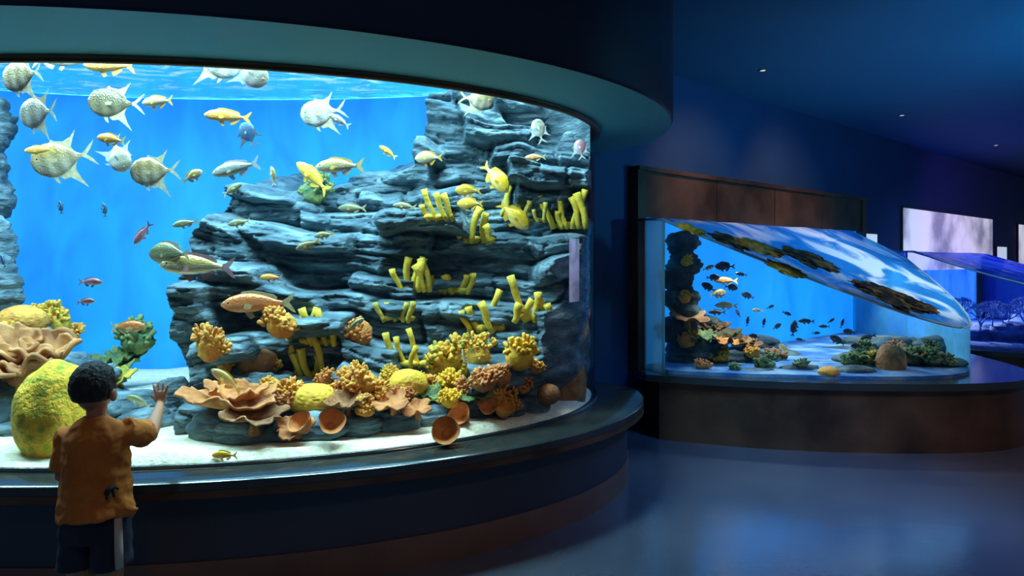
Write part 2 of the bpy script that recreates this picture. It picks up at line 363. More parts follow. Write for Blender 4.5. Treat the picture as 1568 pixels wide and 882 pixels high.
def plate(x,y,w,mat,seed,cup=.35,ruf=.12,tilt=.25,name='plate_coral',layers=2):
    p=hit(x,y+w*.1);S=w*p.y/2000;b=MB();rnd=random.Random(seed);k1=rnd.choice([3,4,5]);f=rnd.uniform(0,6)
    for ly in range(layers):
        sc=1-.38*ly;fo=f+ly*2
        def fn(u,v):
            t=2*pi*u;r=.08+.92*v
            e=1+.14*math.sin(k1*t+fo)*v+.08*math.sin((k1*2+3)*t+fo*2)*v+.03*math.sin(23*t)*v
            z=cup*r**1.6+ruf*math.sin((k1+2)*t+fo)*v**2+.03*math.sin(17*t)*v**3+.12*ly
            return (S*sc*r*e*math.cos(t),S*sc*r*e*math.sin(t)*.9,S*z)
        b.grid(90,14,fn,cu=True)
    b.tube([(0,0,-S*.5),(0,0,-S*.1),(0,0,S*.06)],[S*.25,S*.12,S*.16],0,12)
    o=b.obj(name,[mat]);md=o.modifiers.new('t','SOLIDIFY');md.thickness=.03*S+.004
    o.location=p+Vector((0,-.04,S*.2));o.rotation_euler=(tilt,rnd.uniform(-.15,.15),0);return o
def vase(x,y,w,mat,seed,tilt=.7,yaw=0,deep=1.3):
    p=hit(x,y+w*.3);S=w*p.y/2000;b=MB()
    def fn(u,v):
        t=2*pi*u
        if v<.5: q=v*2;r=.3+.7*q**.7;z=deep*q
        else: q=(v-.5)*2;r=1-.75*q**1.3;z=deep*(1-.8*q)
        if abs(v-.5)<.02:z+=.05
        return (S*r*math.cos(t)*(1+.06*math.sin(3*t+seed)),S*r*math.sin(t),S*z)
    b.grid(36,24,fn,cu=True,mat=0)
    b.tube([(0,0,S*deep*.2),(0,0,S*deep*.22)],[S*.3,S*.3],0,16)
    o=b.obj('vase_sponge',[mat]);o.location=p+Vector((0,-S*.5,S*.3));o.rotation_euler=(tilt,0,yaw);return o
for i,(x,y,s,m) in enumerate([(676,315,50,Y1),(730,345,62,Y1),(783,312,44,Y2),(820,325,34,Y2),(872,325,58,Y1),(636,420,58,Y1),(695,422,62,Y1),
    (612,468,52,Y2),(745,480,62,Y1),(815,463,66,Y1),(492,500,60,Y1),(480,548,66,Y1),(630,537,56,Y1)]): sponge(x,y,s,m,i+1)
for i,(x,y,w,h,m) in enumerate([(434,495,58,46,ORy),(325,525,52,60,ORy),(553,507,48,52,RD),(690,545,66,56,YG),(733,540,46,48,YG),(795,542,58,52,YEL),
    (560,585,60,44,ORy),(740,580,50,40,OR),(684,583,48,40,YEL),(92,490,48,48,YG),(215,518,62,48,GR),(668,560,40,44,YG),(455,600,50,36,ORy),(760,600,40,50,ORy),(483,292,52,44,GR),
    (520,600,44,34,OR),(585,600,40,30,ORy),(420,590,40,30,ORy),(710,600,40,34,OR),(650,590,36,30,ORy),(60,480,30,30,YG),(780,615,34,40,ORy),
    (540,575,40,34,ORy),(500,580,36,28,RD),(600,575,34,26,YG),(715,560,40,36,YG),(770,575,34,30,OR),(820,560,30,26,ORy),(440,615,36,26,OR),(560,625,40,28,ORy),(620,600,40,28,OR),(690,612,36,26,YEL),
    (345,560,30,24,ORy),(415,560,34,24,YG),(800,590,30,26,RD),(110,515,40,34,ORy),(20,510,44,30,YG)]):
    knob(x,y,w,h,m,i+1)
for i,(x,y,w,h,m) in enumerate([(394,548,64,40,BR),(625,582,60,36,YEL),(867,577,62,86,BR),(38,487,74,40,ORy),(482,606,78,40,YEL),(840,600,36,26,BR)]): dome(x,y,w,h,m,i+1)
for i,(x,y,w,m,cup,ruf,tl,ly) in enumerate([(364,624,138,OR,.34,.09,.06,2),(456,655,56,OR,.3,.15,.5,1),(603,618,56,OR,.3,.14,.4,1),(660,607,56,GR,.3,.12,.5,2),
    (535,622,62,BR,.6,.1,.3,1),(190,556,70,GR,.3,.14,.4,2),(185,580,55,YG,.3,.14,.4,1),(728,604,50,GR,.25,.1,.4,1),(640,628,46,OR,.4,.14,.4,1),(575,606,50,BR,.4,.14,.3,2),(395,640,90,BR,.3,.1,.2,1)]):
    plate(x,y,w,m,i+1,cup,ruf,tl,layers=ly)
for i,(x,y,w,m,tl,yw) in enumerate([(508,645,40,OR,1.0,.4),(683,656,42,OR,1.1,.1),(714,634,36,OR,1.0,-.5),(770,630,34,ORy,.5,.3),(474,650,38,OR,.8,-.5),(745,624,30,OR,.8,.2)]):
    vase(x,y,w,m,i+1,tl,yw)
def folded(x,y,w,mat,seed,d):
    p=W(x,y,d);S=w*d/2000;b=MB()
    for k in range(5):
        off=[(0,0),(.35,.15),(-.4,.1),(.1,-.25),(-.2,-.3)][k];sc=[1,.6,.65,.6,.5][k];zo=[-.25,.0,.05,-.15,-.3][k]
        def fn(u,v):
            t=2*pi*u;r=.08+.92*v;a=k*1.7
            e=1+.14*math.sin(3*t+a)*v+.10*math.sin(8*t+a)*v
            z=.55*r**1.4+.16*math.sin(6*t+a)*v**2+.07*math.sin(13*t+a)*v**3+zo
            return (S*(off[0]+sc*r*e*math.cos(t)),S*(off[1]+sc*.8*r*e*math.sin(t)),S*sc*z)
        b.grid(110,16,fn,cu=True)
    b.ball((0,0,-S*.5),(S*.6,S*.5,S*.5),0,4,lambda v:1+.2*noise.noise(v*3))
    o=b.obj('folded_leather_coral',[mat]);md=o.modifiers.new('t','SOLIDIFY');md.thickness=.022
    o.location=p;o.rotation_euler=(.45,.1,0);return o
folded(42,550,140,TN,1,3.9)
o=MB();o.ball((0,0,0),(.185,.17,.27),0,6,lambda v:1+.10*noise.noise(v*1.7)+.015*noise.noise(v*25)-.1*max(0,v.z)*abs(v.x))
q=o.obj('speckled_mound_coral',[BIG]);q.location=(-2.38,3.40,.82);q.rotation_euler=(0,.12,0)

# ------------------------------------------------------------ fish
def fishmat(name,body,belly,stripe=None,ss=14,axis=0,rough=.3,sf=.6,metal=.25):
    m=bpy.data.materials.new(name);m.use_nodes=True;nt=m.node_tree;N=nt.nodes;L=nt.links;bs=N['Principled BSDF']
    bs.inputs['Roughness'].default_value=rough;bs.inputs['Specular IOR Level'].default_value=.6;bs.inputs['Metallic'].default_value=metal
    tc=N.new('ShaderNodeTexCoord');sp=N.new('ShaderNodeSeparateXYZ');L.new(tc.outputs['Generated'],sp.inputs[0])
    cr=N.new('ShaderNodeValToRGB');cr.color_ramp.elements[0].position=.36;cr.color_ramp.elements[1].position=.66
    cr.color_ramp.elements[0].color=(*belly,1);cr.color_ramp.elements[1].color=(*body,1);L.new(sp.outputs[2],cr.inputs[0])
    src=cr.outputs[0]
    if stripe:
        wv=N.new('ShaderNodeTexWave');wv.bands_direction='X' if axis==0 else 'Z';wv.inputs['Scale'].default_value=ss;wv.inputs['Distortion'].default_value=2.5
        wv.inputs['Detail'].default_value=3
        L.new(tc.outputs['Object'],wv.inputs['Vector']);mx=N.new('ShaderNodeMix');mx.data_type='RGBA'
        mu=N.new('ShaderNodeMath');mu.operation='MULTIPLY';mu.inputs[1].default_value=sf
        L.new(wv.outputs['Fac'],mu.inputs[0]);L.new(mu.outputs[0],mx.inputs[0]);L.new(src,mx.inputs[6]);mx.inputs[7].default_value=(*stripe,1);src=mx.outputs[2]
    vo=N.new('ShaderNodeTexVoronoi');vo.inputs['Scale'].default_value=38;L.new(tc.outputs['Object'],vo.inputs['Vector'])
    bp=N.new('ShaderNodeBump');bp.inputs['Strength'].default_value=.25;bp.inputs['Distance'].default_value=.01;L.new(vo.outputs['Distance'],bp.inputs['Height']);L.new(bp.outputs[0],bs.inputs['Normal'])
    L.new(src,bs.inputs['Base Color']);return m
F={}
F['gold']=fishmat('fish_gold_gray',(.34,.24,.09),(.46,.42,.32),(.13,.10,.06),1.6)
F['silver']=fishmat('fish_silver',(.44,.40,.28),(.66,.66,.62),(.22,.20,.14),1.3)
F['brown']=fishmat('fish_brown_gray',(.12,.09,.035),(.20,.17,.10),(.06,.05,.03),1.6)
F['white']=fishmat('fish_white_gold',(.62,.46,.14),(.84,.82,.72),(.52,.38,.08),3,1)
F['orange']=fishmat('fish_orange',(.78,.30,.03),(.82,.52,.24),(.84,.46,.04),2.5,1)
F['yellow']=fishmat('fish_yellow',(.92,.54,.02),(.92,.68,.2),(.86,.46,.02),2.5,1)
F['redor']=fishmat('fish_coral_orange',(.68,.20,.05),(.80,.42,.18),(.50,.14,.04),3,1)
F['pink']=fishmat('fish_pink',(.42,.14,.16),(.56,.38,.38))
F['green']=fishmat('fish_green',(.26,.27,.12),(.48,.48,.34),(.17,.18,.08),2.5,1)
F['blue']=fishmat('fish_slate_blue',(.03,.10,.20),(.06,.15,.26))
F['dark']=fishmat('fish_dark',(.015,.02,.035),(.06,.07,.08),metal=0)
F['sblue']=fishmat('fish_steel',(.30,.38,.38),(.60,.64,.58),(.34,.34,.16),3,1)
FIN=pm('fin_translucent_gold',(.40,.30,.12),(.52,.46,.26),20,.5)
FINs=pm('fin_silver',(.42,.44,.42),(.5,.5,.46),20,.5)
FINy=pm('fin_yellow',(.80,.48,.04),(.66,.38,.04),20,.5)
FINp=pm('fin_pink',(.5,.24,.24),(.4,.2,.24),20,.5)
FIND=pm('fin_dark',(.03,.04,.05),(.04,.06,.08),20,.5)
for fm in (FIN,FINs,FINy,FINp):   # thin fin membranes let some light through
    fm.node_tree.nodes['Principled BSDF'].inputs['Alpha'].default_value=.72
EYE=pm('fish_eye',(.005,.005,.005),(.01,.01,.01),5,.1);EYR=pm('fish_eye_ring',(.5,.45,.25),(.4,.4,.3),5,.3)
PR={'L':([(0,.03),(.03,.13),(.10,.215),(.22,.275),(.36,.28),(.5,.22),(.62,.12),(.70,.05),(.76,.025)],.2),
    'S':([(0,.015),(.04,.055),(.12,.10),(.25,.13),(.4,.132),(.55,.105),(.68,.06),(.77,.034),(.82,.03)],.5),
    'D':([(0,.02),(.04,.08),(.12,.15),(.25,.20),(.42,.205),(.56,.15),(.68,.08),(.77,.04),(.82,.035)],.36)}
def fishmesh(kind,bend=0):
    tab,wr=PR[kind];b=MB();n_=22;sl=tab[-1][0]
    def fn(u,v):
        s=v*sl;h=lerp(tab,s);t=2*pi*u;w=h*wr
        zc=.02*math.sin(pi*s/sl) if kind!='L' else .0
        return (.5-s,w*math.cos(t)+bend*(s-.3)**2,zc+h*math.sin(t))
    b.grid(16,n_,fn,cu=True)
    ft=.0025
    def fin(pts,y=0,mat=1,rot=None):
        P=[Vector((p[0],y+bend*(.5-p[0]-.3)**2,p[1])) for p in pts];m=len(P);off=Vector((0,ft,0))
        vs=[p-off for p in P]+[p+off for p in P]
        fs=[tuple(range(m)),tuple(range(2*m-1,m-1,-1))]+[((i+1)%m,i,i+m,(i+1)%m+m) for i in range(m)]
        b.add(vs,fs,mat,rot)
    e=.5-sl
    if kind=='L':
        fin([(e+.02,.022),(e-.04,.05),(e-.14,.14),(e-.23,.21),(e-.15,.08),(e-.07,0),(e-.15,-.08),(e-.23,-.21),(e-.14,-.14),(e-.04,-.05),(e+.02,-.022)])
        fin([(.20,.255),(.15,.33),(.10,.29),(-.02,.27),(-.14,.32),(-.24,.42),(-.17,.28),(-.12,.17),(-.16,.08),(-.2,.03),(-.10,.10),(.1,.22)])
        fin([(.16,-.265),(.08,-.34),(-.02,-.32),(-.14,-.42),(-.26,-.54),(-.17,-.36),(-.12,-.19),(-.16,-.09),(-.2,-.03),(-.10,-.10),(.1,-.22)])
        fin([(.25,-.25),(.2,-.36),(.15,-.40),(.17,-.27)])
    else:
        fin([(e+.03,.025),(e-.05,.06),(e-.14,.13),(e-.18,.14),(e-.13,.05),(e-.09,0),(e-.13,-.05),(e-.18,-.14),(e-.14,-.13),(e-.05,-.06),(e+.03,-.025)])
        hh=lerp(tab,.4)
        fin([(.28,hh*.85),(.22,hh+.045),(.1,hh+.055),(-.05,hh+.03),(-.2,hh-.01),(-.25,lerp(tab,.72)+.03),(-.22,lerp(tab,.7)*.8),(-.05,hh*.7),(.1,hh*.8)])
        fin([(-.02,-hh*.8),(-.06,-hh-.05),(-.14,-hh-.02),(-.24,-.07),(-.2,-.04),(-.1,-hh*.6)])
        fin([(.2,-hh*.85),(.12,-hh-.08),(.06,-hh-.05),(.1,-hh*.8)])
    ew=lerp(tab,.1)
    for s in (-1,1):
        X_=.40 if kind!='L' else .39;Z_=.03 if kind!='L' else .04
        yy=s*ew*wr*.9
        b.ball((X_,yy,Z_),(.024,.010,.024),3,2);b.ball((X_,yy+s*.005,Z_),(.015,.009,.015),2,2)
        R=Matrix.Translation((.2,s*ew*wr*1.25,-.03))@Matrix.Rotation(s*-.5,4,'Z')
        b.add([(0,0,.02),(-.05,0,.04),(-.15,0,.02),(-.13,0,-.03),(-.05,0,-.035),(0,0,-.02)],[(0,1,2,3,4,5)],1,R)
    return b
bases={k:fishmesh(k,.15) for k in 'LSD'}
NAMES={'L':'lookdown_fish','S':'snapper_fish','D':'grunt_fish'}
def putfish(kind,mat,fin,pos,length,face,tilt,yaw=0,roll=0,name=None):
    o=bases[kind].obj(name or NAMES[kind],[F[mat],fin,EYE,EYR],auto=.9)
    o.location=pos;R=Matrix.Rotation(math.radians(yaw),4,'Z')@Matrix.Rotation(math.radians(-tilt),4,'Y')
    if face<0: R=Matrix.Rotation(math.radians(-yaw),4,'Z')@Matrix.Rotation(math.radians(tilt),4,'Y')@Matrix.Rotation(pi,4,'Z')
    o.rotation_euler=R.to_euler();o.scale=(length,)*3;return o
FS=[('L','gold',FIN,38,115,88,-1,-5),('L','silver',FIN,62,172,88,-1,0),('L','brown',FIN,180,158,84,-1,0),('L','gold',FIN,100,242,100,-1,-12),
('L','gold',FIN,240,262,82,-1,-3),('L','silver',FIN,325,94,84,1,-10),('L','silver',FINs,380,108,70,1,-35),('L','silver',FIN,497,172,76,-1,-10),
('L','gold',FIN,728,152,58,1,-10),('L','silver',FINs,180,235,62,1,-70),('L','blue',FIND,382,208,48,-1,60),('L','silver',FINs,826,202,42,-1,75),('L','pink',FINs,889,230,34,-1,80),
('S','orange',FINy,170,101,88,-1,3),('S','orange',FINy,350,179,72,-1,3),('S','yellow',FINy,480,272,76,-1,40),('S','orange',FINy,172,214,58,-1,10),
('S','yellow',FINy,594,233,32,-1,35),('D','white',FINy,294,270,36,1,30),('D','yellow',FINy,758,272,62,1,-48),('D','yellow',FINy,717,292,42,-1,0),('D','yellow',FINy,720,312,42,-1,0),
('D','yellow',FINy,786,330,62,1,-42),('S','white',FINy,243,156,62,-1,0),('S','sblue',FINs,363,258,82,-1,-12),('S','white',FINy,522,255,84,-1,0),
('D','white',FINy,657,242,46,-1,0),('S','white',FINs,418,270,32,-1,80),('S','green',FIN,355,290,40,1,25),('S','green',FIN,285,342,40,-1,-12),('S','green',FIN,367,341,40,-1,-8),
('S','pink',FINp,219,357,42,-1,-55),('S','blue',FIND,160,322,24,-1,80),('S','green',FINy,472,375,40,-1,-20),('S','green',FINy,497,360,36,-1,-5),('S','green',FIN,540,319,46,-1,0),
('S','green',FIN,620,316,38,-1,5),('D','green',FIN,262,389,84,-1,0),('S','white',FINp,305,408,120,-1,2),('S','pink',FINp,137,432,42,1,0),('S','pink',FINp,130,462,34,1,5),
('S','redor',FIN,397,465,114,-1,-2),('S','redor',FIN,194,501,64,1,3),('S','orange',FINp,416,425,38,-1,0),('S','white',FINy,348,583,60,-1,40),('S','green',FINy,543,498,36,1,35),
('S','yellow',FINy,345,697,46,-1,-3),('S','green',FINs,214,615,46,-1,20),('S','redor',FIN,820,241,34,-1,0),('S','blue',FIND,93,318,22,-1,80),('S','sblue',FINs,85,92,80,1,0),
('S','orange',FINy,62,230,46,-1,-5),('S','blue',FIND,5,400,24,-1,60),('S','white',FINs,710,545,22,-1,80),('S','silver',FINs,520,185,40,-1,30)]
for i,(k,m,fn_,x,y,l,fc,tl) in enumerate(FS):
    ym=glim(x);h=hit(x,y).y;rnd=random.Random(i*7+1)
    Y=min(ym+.3+rnd.random()*.55,max(h-.18,ym+.14))
    if y>690: Y=h-.03
    p=W(x,y,Y);L_=l*Y/1000*(.94 if k=='L' else .97)
    putfish(k,m,fn_,p,L_,fc,tl,rnd.uniform(-18,18))

# ------------------------------------------------------------ room
DX,DY=.772,.6356;NX,NY=.6356,-.772
def wp(t,p,z=0): return Vector((1.2+DX*t+NX*p,6.3+DY*t+NY*p,z))
b=MB();b.add([(-9,-3,0),(26,-3,0),(26,24,0),(-9,24,0),(-9,-3,-.1),(26,-3,-.1),(26,24,-.1),(-9,24,-.1)],[(0,1,2,3),(7,6,5,4),(0,3,7,4),(1,5,6,2),(0,4,5,1),(3,2,6,7)])
b.obj('floor',M_floor,smooth=False)
b=MB();b.box((-9,-3,ZH),(26,24,ZH+.1));b.obj('ceiling',M_ceil,smooth=False)
def wallseg(name,a,c,mat,th=.12):
    a=Vector(a);c=Vector(c);d=(c-a).normalized();nn=Vector((-d.y,d.x))*th
    b=MB();b.prism([a,c,c+nn,a+nn],0,ZH);return b.obj(name,mat,smooth=False)
w0=wp(-.6,0);w1=wp(22,0)
wallseg('wall_right',(w0.x,w0.y),(w1.x,w1.y),M_wall)
wallseg('wall_back',(-9,7.2),(w0.x,w0.y),M_wall)
M_lampg=pm('lamp_glow',(.8,.85,.8),(.8,.85,.8),1,.5,emit=.5)
for x,y in [(1168,107),(1381,176),(1525,222)]:
    d=(ZH-H)*1000/(400-y);p=W(x,y,d);b=MB()
    b.tube([(0,0,0),(0,0,-.006),(0,0,-.006)],[.045,.045,.03],0,20);b.tube([(0,0,-.007),(0,0,-.009)],[.026,.026],1,20)
    o=b.obj('recessed_downlight',[M_rail,M_lampg]);o.location=(p.x,p.y,ZH)
# ------------------------------------------------------------ display tanks on the wall
def smoothpoly(P,it=2):
    for _ in range(it):
        Q=[P[0]]
        for a,c in zip(P,P[1:]):
            Q+= [(a[0]*.75+c[0]*.25,a[1]*.75+c[1]*.25),(a[0]*.25+c[0]*.75,a[1]*.25+c[1]*.75)]
        Q.append(P[-1]);P=Q
    return P
def dist(x,y): return (x-1.2)*NX+(y-6.3)*NY
M_rim=pm('rim_acrylic',(.35,.5,.55),(.5,.65,.7),3,.2)
def disp_tank(name,glass,ledge,zl,ztop,slope,cap,mback,msand,t0,t1,mlid,mrear,mside):
    T=empty(name)
    gp=[glass[0]]+smoothpoly(glass[1:-1],3)+[glass[-1]]
    lp=[ledge[0]]+smoothpoly(ledge[1:-1],3)+[ledge[-1]]
    cx=sum(p[0] for p in lp)/len(lp);cy=sum(p[1] for p in lp)/len(lp)
    bp=[(p[0]+(cx-p[0])*.05,p[1]+(cy-p[1])*.05) for p in lp]
    b=MB();b.prism(bp,0,zl-.06);b.obj('base',M_bronze,parent=T,auto=.5)
    b=MB();b.prism(lp,zl-.06,zl);b.obj('ledge',M_ledge,parent=T,auto=.5)
    zf=lambda x,y:min(cap,ztop-slope*dist(x,y))
    pts=gp[1:];ks=max(range(len(pts)),key=lambda i:pts[i][0]/pts[i][1])
    for nm,pp,mt in (('glass',pts[:ks+1],M_glass),('rear_glass',pts[ks:],mrear)):
        m_=len(pp);b=MB();b.grid(m_-1,1,lambda u,v:(*pp[round(u*(m_-1))],zl+v*(zf(*pp[round(u*(m_-1))])-zl)))
        b.obj(nm,mt,parent=T,auto=.6)
    b=MB();s0,s1=gp[0],gp[1]
    b.add([(*s0,zl),(*s1,zl),(*s1,zf(*s1)),(*s0,zf(*s0))],[(0,1,2,3)]);b.obj('side_panel',mside,parent=T,smooth=False)
    b=MB();b.tube([(*s1,zl),(*s1,zf(*s1))],[.012,.012],0,8);b.obj('corner_post',mside,parent=T)
    n_=len(gp);b=MB()
    def lid(u,v):
        g_=gp[round(u*(n_-1))];s=dist(*g_)
        q=Vector((g_[0]-NX*s,g_[1]-NY*s));q=q*(1-v)+Vector(g_)*v
        return (q.x,q.y,zf(q.x,q.y)-.002)
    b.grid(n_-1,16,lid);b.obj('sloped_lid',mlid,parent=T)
    b=MB();b.tube([(p[0],p[1],zf(*p)) for p in gp],[.012]*n_,0,8);b.obj('lid_rim',M_rim,parent=T)
    sb=MB();sb.prism([(p[0]+(cx-p[0])*.02,p[1]+(cy-p[1])*.02) for p in gp],zl,zl+.03);sb.obj('sand_bed',msand,parent=T,smooth=False)
    b=MB();b.add([wp(t0,.04,zl),wp(t1,.04,zl),wp(t1,.04,cap+.02),wp(t0,.04,cap+.02)],[(0,1,2,3)]);b.obj('backdrop',mback,parent=T,smooth=False)
    return T,zf,sb
G2=[(1.24,6.24),(1.37,5.9),(1.37,5.9),(1.42,5.86),(2.09,5.70),(2.88,5.58),(3.5,5.56),(4.05,5.74),(4.36,6.25),(4.58,6.9),(4.76,8),(4.82,9.27)]
L2=[(1.14,6.2),(1.2,5.85),(2.05,5.52),(2.9,5.40),(3.7,5.38),(4.45,5.55),(4.85,6.1),(5.0,6.9),(5.15,8),(5.2,9.58)]
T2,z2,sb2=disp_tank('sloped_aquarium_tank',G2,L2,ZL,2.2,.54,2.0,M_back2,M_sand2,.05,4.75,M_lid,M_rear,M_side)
G3=[(5.7,9.9),(5.62,9.3),(5.72,8.6),(6.3,8.15),(7.2,8.0),(8.3,8.5),(9,10),(9.2,12.8)]
L3=[(5.55,9.85),(5.4,9.3),(5.5,8.5),(6.1,7.95),(7.2,7.75),(8.5,8.2),(9.3,9.9),(9.5,13.1)]
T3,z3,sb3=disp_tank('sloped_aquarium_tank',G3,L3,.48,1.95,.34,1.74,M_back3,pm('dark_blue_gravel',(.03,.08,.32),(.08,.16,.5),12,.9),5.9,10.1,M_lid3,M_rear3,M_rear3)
b=MB()
def fbox(t0,t1,z0,z1,p0,p1,mat=0):
    P=[wp(t0,p0),wp(t1,p0),wp(t1,p1),wp(t0,p1)];b.prism([(q.x,q.y) for q in P][::-1],z0,z1,mat)
fbox(-.05,4.9,2.02,2.47,0,.10);fbox(-.12,0.0,ZL,2.5,0,.12);fbox(-.12,4.95,2.46,2.5,0,.14);fbox(4.78,4.9,ZL,2.47,0,.12)
for t in (1.2,2.4,3.6): fbox(t,t+.012,2.02,2.46,.10,.106)
b.obj('bronze_frame',M_bronze,parent=T2,smooth=False)
M_scr=pm('wall_screen',(.80,.84,.95),(.25,.27,.38),1.1,.4,emit=.6,contrast=(.42,.62))
M_plq=pm('plaque_lit',(.65,.8,.9),(.55,.7,.85),2,.4,emit=.7)
def panel(name,t0,t1,z0,z1,mat):
    global b
    b=MB();fbox(t0,t1,z0,z1,.03,.05);fbox(t0-.03,t1+.03,z0-.03,z1+.03,.003,.03,1);b.obj(name,[mat,M_navy],smooth=False)
panel('wall_screen',6.5,11.1,1.45,2.45,M_scr);panel('wall_screen',13.1,17,1.4,2.42,M_scr)
panel('info_plaque',5.02,5.45,1.74,2.0,M_plq);panel('info_plaque',11.5,12.1,1.55,1.9,M_plq)

# tank 2 content
R2m=pm('rock_dark_blue',(.010,.03,.045),(.12,.17,.16),5,.8,bump=.9,bscale=12,c3=(.035,.07,.08),bdist=.04)
rock=MB()
for i,y in enumerate(range(375,571,26)):
    boulder(W(1042+8*math.sin(i*2.1),y,6.42),(.19+.03*math.sin(i*3),.13,.14),i+70,4)
for i,(x,y,d_,rx,rz) in enumerate([(1075,535,6.4,.28,.16),(1130,550,6.5,.32,.13),(1180,548,7.0,.38,.12),(1080,505,6.7,.22,.14),(1160,530,7.3,.30,.12),(1225,545,7.6,.4,.08),
    (1330,552,6.4,.34,.10),(1400,552,6.4,.38,.10),(1440,556,6.2,.25,.08),(1290,545,7.4,.35,.10),(1360,532,7.2,.4,.14),(1430,535,7.0,.25,.13),(1315,530,7.8,.3,.12),(1400,530,7.6,.3,.12),
    (1225,565,6.0,.2,.05),(1160,570,5.95,.22,.05),(1090,572,6.0,.2,.05),(1310,568,5.85,.2,.05)]):
    boulder(W(x,y,d_),(rx,rx*.6,rz),i+80,4)
rock.obj('reef_rock',R2m,parent=T2)
bv=mkbv([rock,sb2])
for i,(x,y,w,m,tl) in enumerate([(1052,488,58,TN,.3),(1088,505,56,BR,.3),(1074,517,46,GR,.2),(1138,527,50,BR,.2),(1110,522,40,RD,.4),(1330,548,60,GR,.2),(1400,545,60,BR,.1),(1116,514,38,TN,.3)]):
    plate(x,y,w,m,i+25,.25,.1,tl,layers=1+i%2)
for i,(x,y,w,h,m) in enumerate([(1050,520,34,26,RD),(1150,540,30,18,ORy),(1300,552,36,18,GR),(1335,548,30,16,YG),(1390,548,44,20,GR),(1425,548,40,20,GR),(1100,545,40,20,YG),(1455,552,26,16,GR),(1048,455,22,18,ORy),(1050,400,22,16,YG),
    (1225,556,24,12,GR),(1170,556,40,18,GR),(1075,560,26,14,OR),(1125,562,24,12,GR),(1185,545,34,16,BR),(1320,535,36,20,GR),(1375,530,34,20,BR),(1420,532,30,18,GR)]): knob(x,y,w,h,m,i+60,60)
dome(1268,568,32,15,ORy,31);dome(1362,548,44,46,BR,32)  # second dome stands in for a round brown reflection
DKC=pm('coral_reflection_dark',(.015,.018,.012),(.24,.16,.03),9,.8,bump=.6,contrast=(.45,.64))
for i,(x,y,w,h_,m) in enumerate([(1165,378,64,20,ORy),(1205,412,56,16,YG),(1240,395,84,30,DKC),(1120,368,56,16,DKC),(1370,455,100,40,DKC),(1330,440,50,20,DKC),(1405,464,56,24,DKC),(1060,350,40,12,YG)]):  # flat coral shapes on the lid, standing in for reflections of the reef
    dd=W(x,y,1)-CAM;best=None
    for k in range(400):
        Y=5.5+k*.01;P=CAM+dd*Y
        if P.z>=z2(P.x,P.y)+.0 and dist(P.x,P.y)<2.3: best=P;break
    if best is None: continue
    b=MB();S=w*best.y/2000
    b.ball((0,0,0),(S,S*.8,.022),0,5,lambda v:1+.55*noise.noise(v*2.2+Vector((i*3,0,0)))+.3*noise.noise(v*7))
    o=b.obj('lid_coral_reflection',[m]);nrm=Vector((NX*.54,NY*.54,1)).normalized()
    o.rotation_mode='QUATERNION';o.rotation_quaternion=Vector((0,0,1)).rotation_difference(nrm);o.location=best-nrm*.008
for i,(x,y,l,fc,tl,m,k) in enumerate([(1110,408,30,-1,0,'dark','D'),(1112,430,34,-1,0,'redor','S'),(1085,440,24,-1,30,'dark','D'),(1112,468,34,-1,0,'white','S'),(1092,425,22,1,0,'dark','D'),
    (1100,450,28,1,10,'gold','D'),(1145,453,20,-1,20,'dark','D'),(1145,492,16,1,80,'dark','S'),(1170,494,16,1,80,'dark','S'),(1216,503,26,1,80,'dark','D'),(1235,492,24,-1,0,'dark','S'),
    (1273,491,14,1,30,'dark','S'),(1290,495,16,1,70,'dark','S'),(1282,521,24,-1,30,'dark','D'),(1328,517,26,-1,-20,'dark','S'),(1200,537,24,-1,60,'white','D'),(1312,530,18,-1,0,'dark','D'),(1098,478,26,-1,0,'dark','S'),
    (1180,470,14,1,20,'dark','S'),(1250,510,14,1,0,'dark','S'),(1155,515,16,-1,10,'dark','D'),(1225,520,14,-1,10,'dark','S'),(1130,480,14,-1,60,'dark','S'),
    (1120,440,22,1,-10,'dark','D'),(1135,420,18,-1,10,'dark','S'),(1160,475,16,-1,0,'gold','S'),(1190,500,16,1,30,'dark','D'),(1262,500,16,-1,0,'dark','S'),(1205,480,16,1,-20,'dark','S'),(1300,508,18,-1,10,'dark','D'),(1085,410,20,1,20,'gold','S')]):
    d=6.2+(i%4)*.2
    putfish(k,m,FIND if m=='dark' else FINy,W(x,y,d),l*d/1000,fc,tl,10)
# tank 3 content
R3m=pm('rock_deep_blue',(.015,.04,.2),(.08,.15,.45),5,.8,bump=.9,bscale=12)
rock=MB()
for i,(x,y,d_,rx,rz) in enumerate([(1500,515,9.2,.45,.18),(1560,515,9.0,.45,.2),(1450,505,9.8,.35,.15),(1600,500,9.5,.6,.25)]): boulder(W(x,y,d_),(rx,rx*.6,rz),i+90,4)
rock.obj('reef_rock',R3m,parent=T3)
BLC=pm('coral_blue',(.10,.20,.6),(.38,.50,.9),10,.7,bump=.4)
def fan(x,y,d,s,mat,seed):
    rnd=random.Random(seed);b=MB()
    def br(p,a,l,r,k):
        e=p+Vector((math.sin(a),rnd.uniform(-.2,.2),math.cos(a)))*l
        b.tube([p,e],[r,r*.75],0,6)
        if k: 
            for q in (-.45,.05,.5): br(e,a+q+rnd.uniform(-.15,.15),l*.75,r*.75,k-1)
    br(Vector((0,0,0)),0,s*.3,s*.03,4)
    o=b.obj('branching_coral',[mat]);o.location=W(x,y,d);return o
for i,(x,y,s) in enumerate([(1500,515,.5),(1540,520,.55),(1470,505,.5),(1568,515,.6),(1520,505,.45)]): fan(x,y,9.0,s,BLC,i+1)

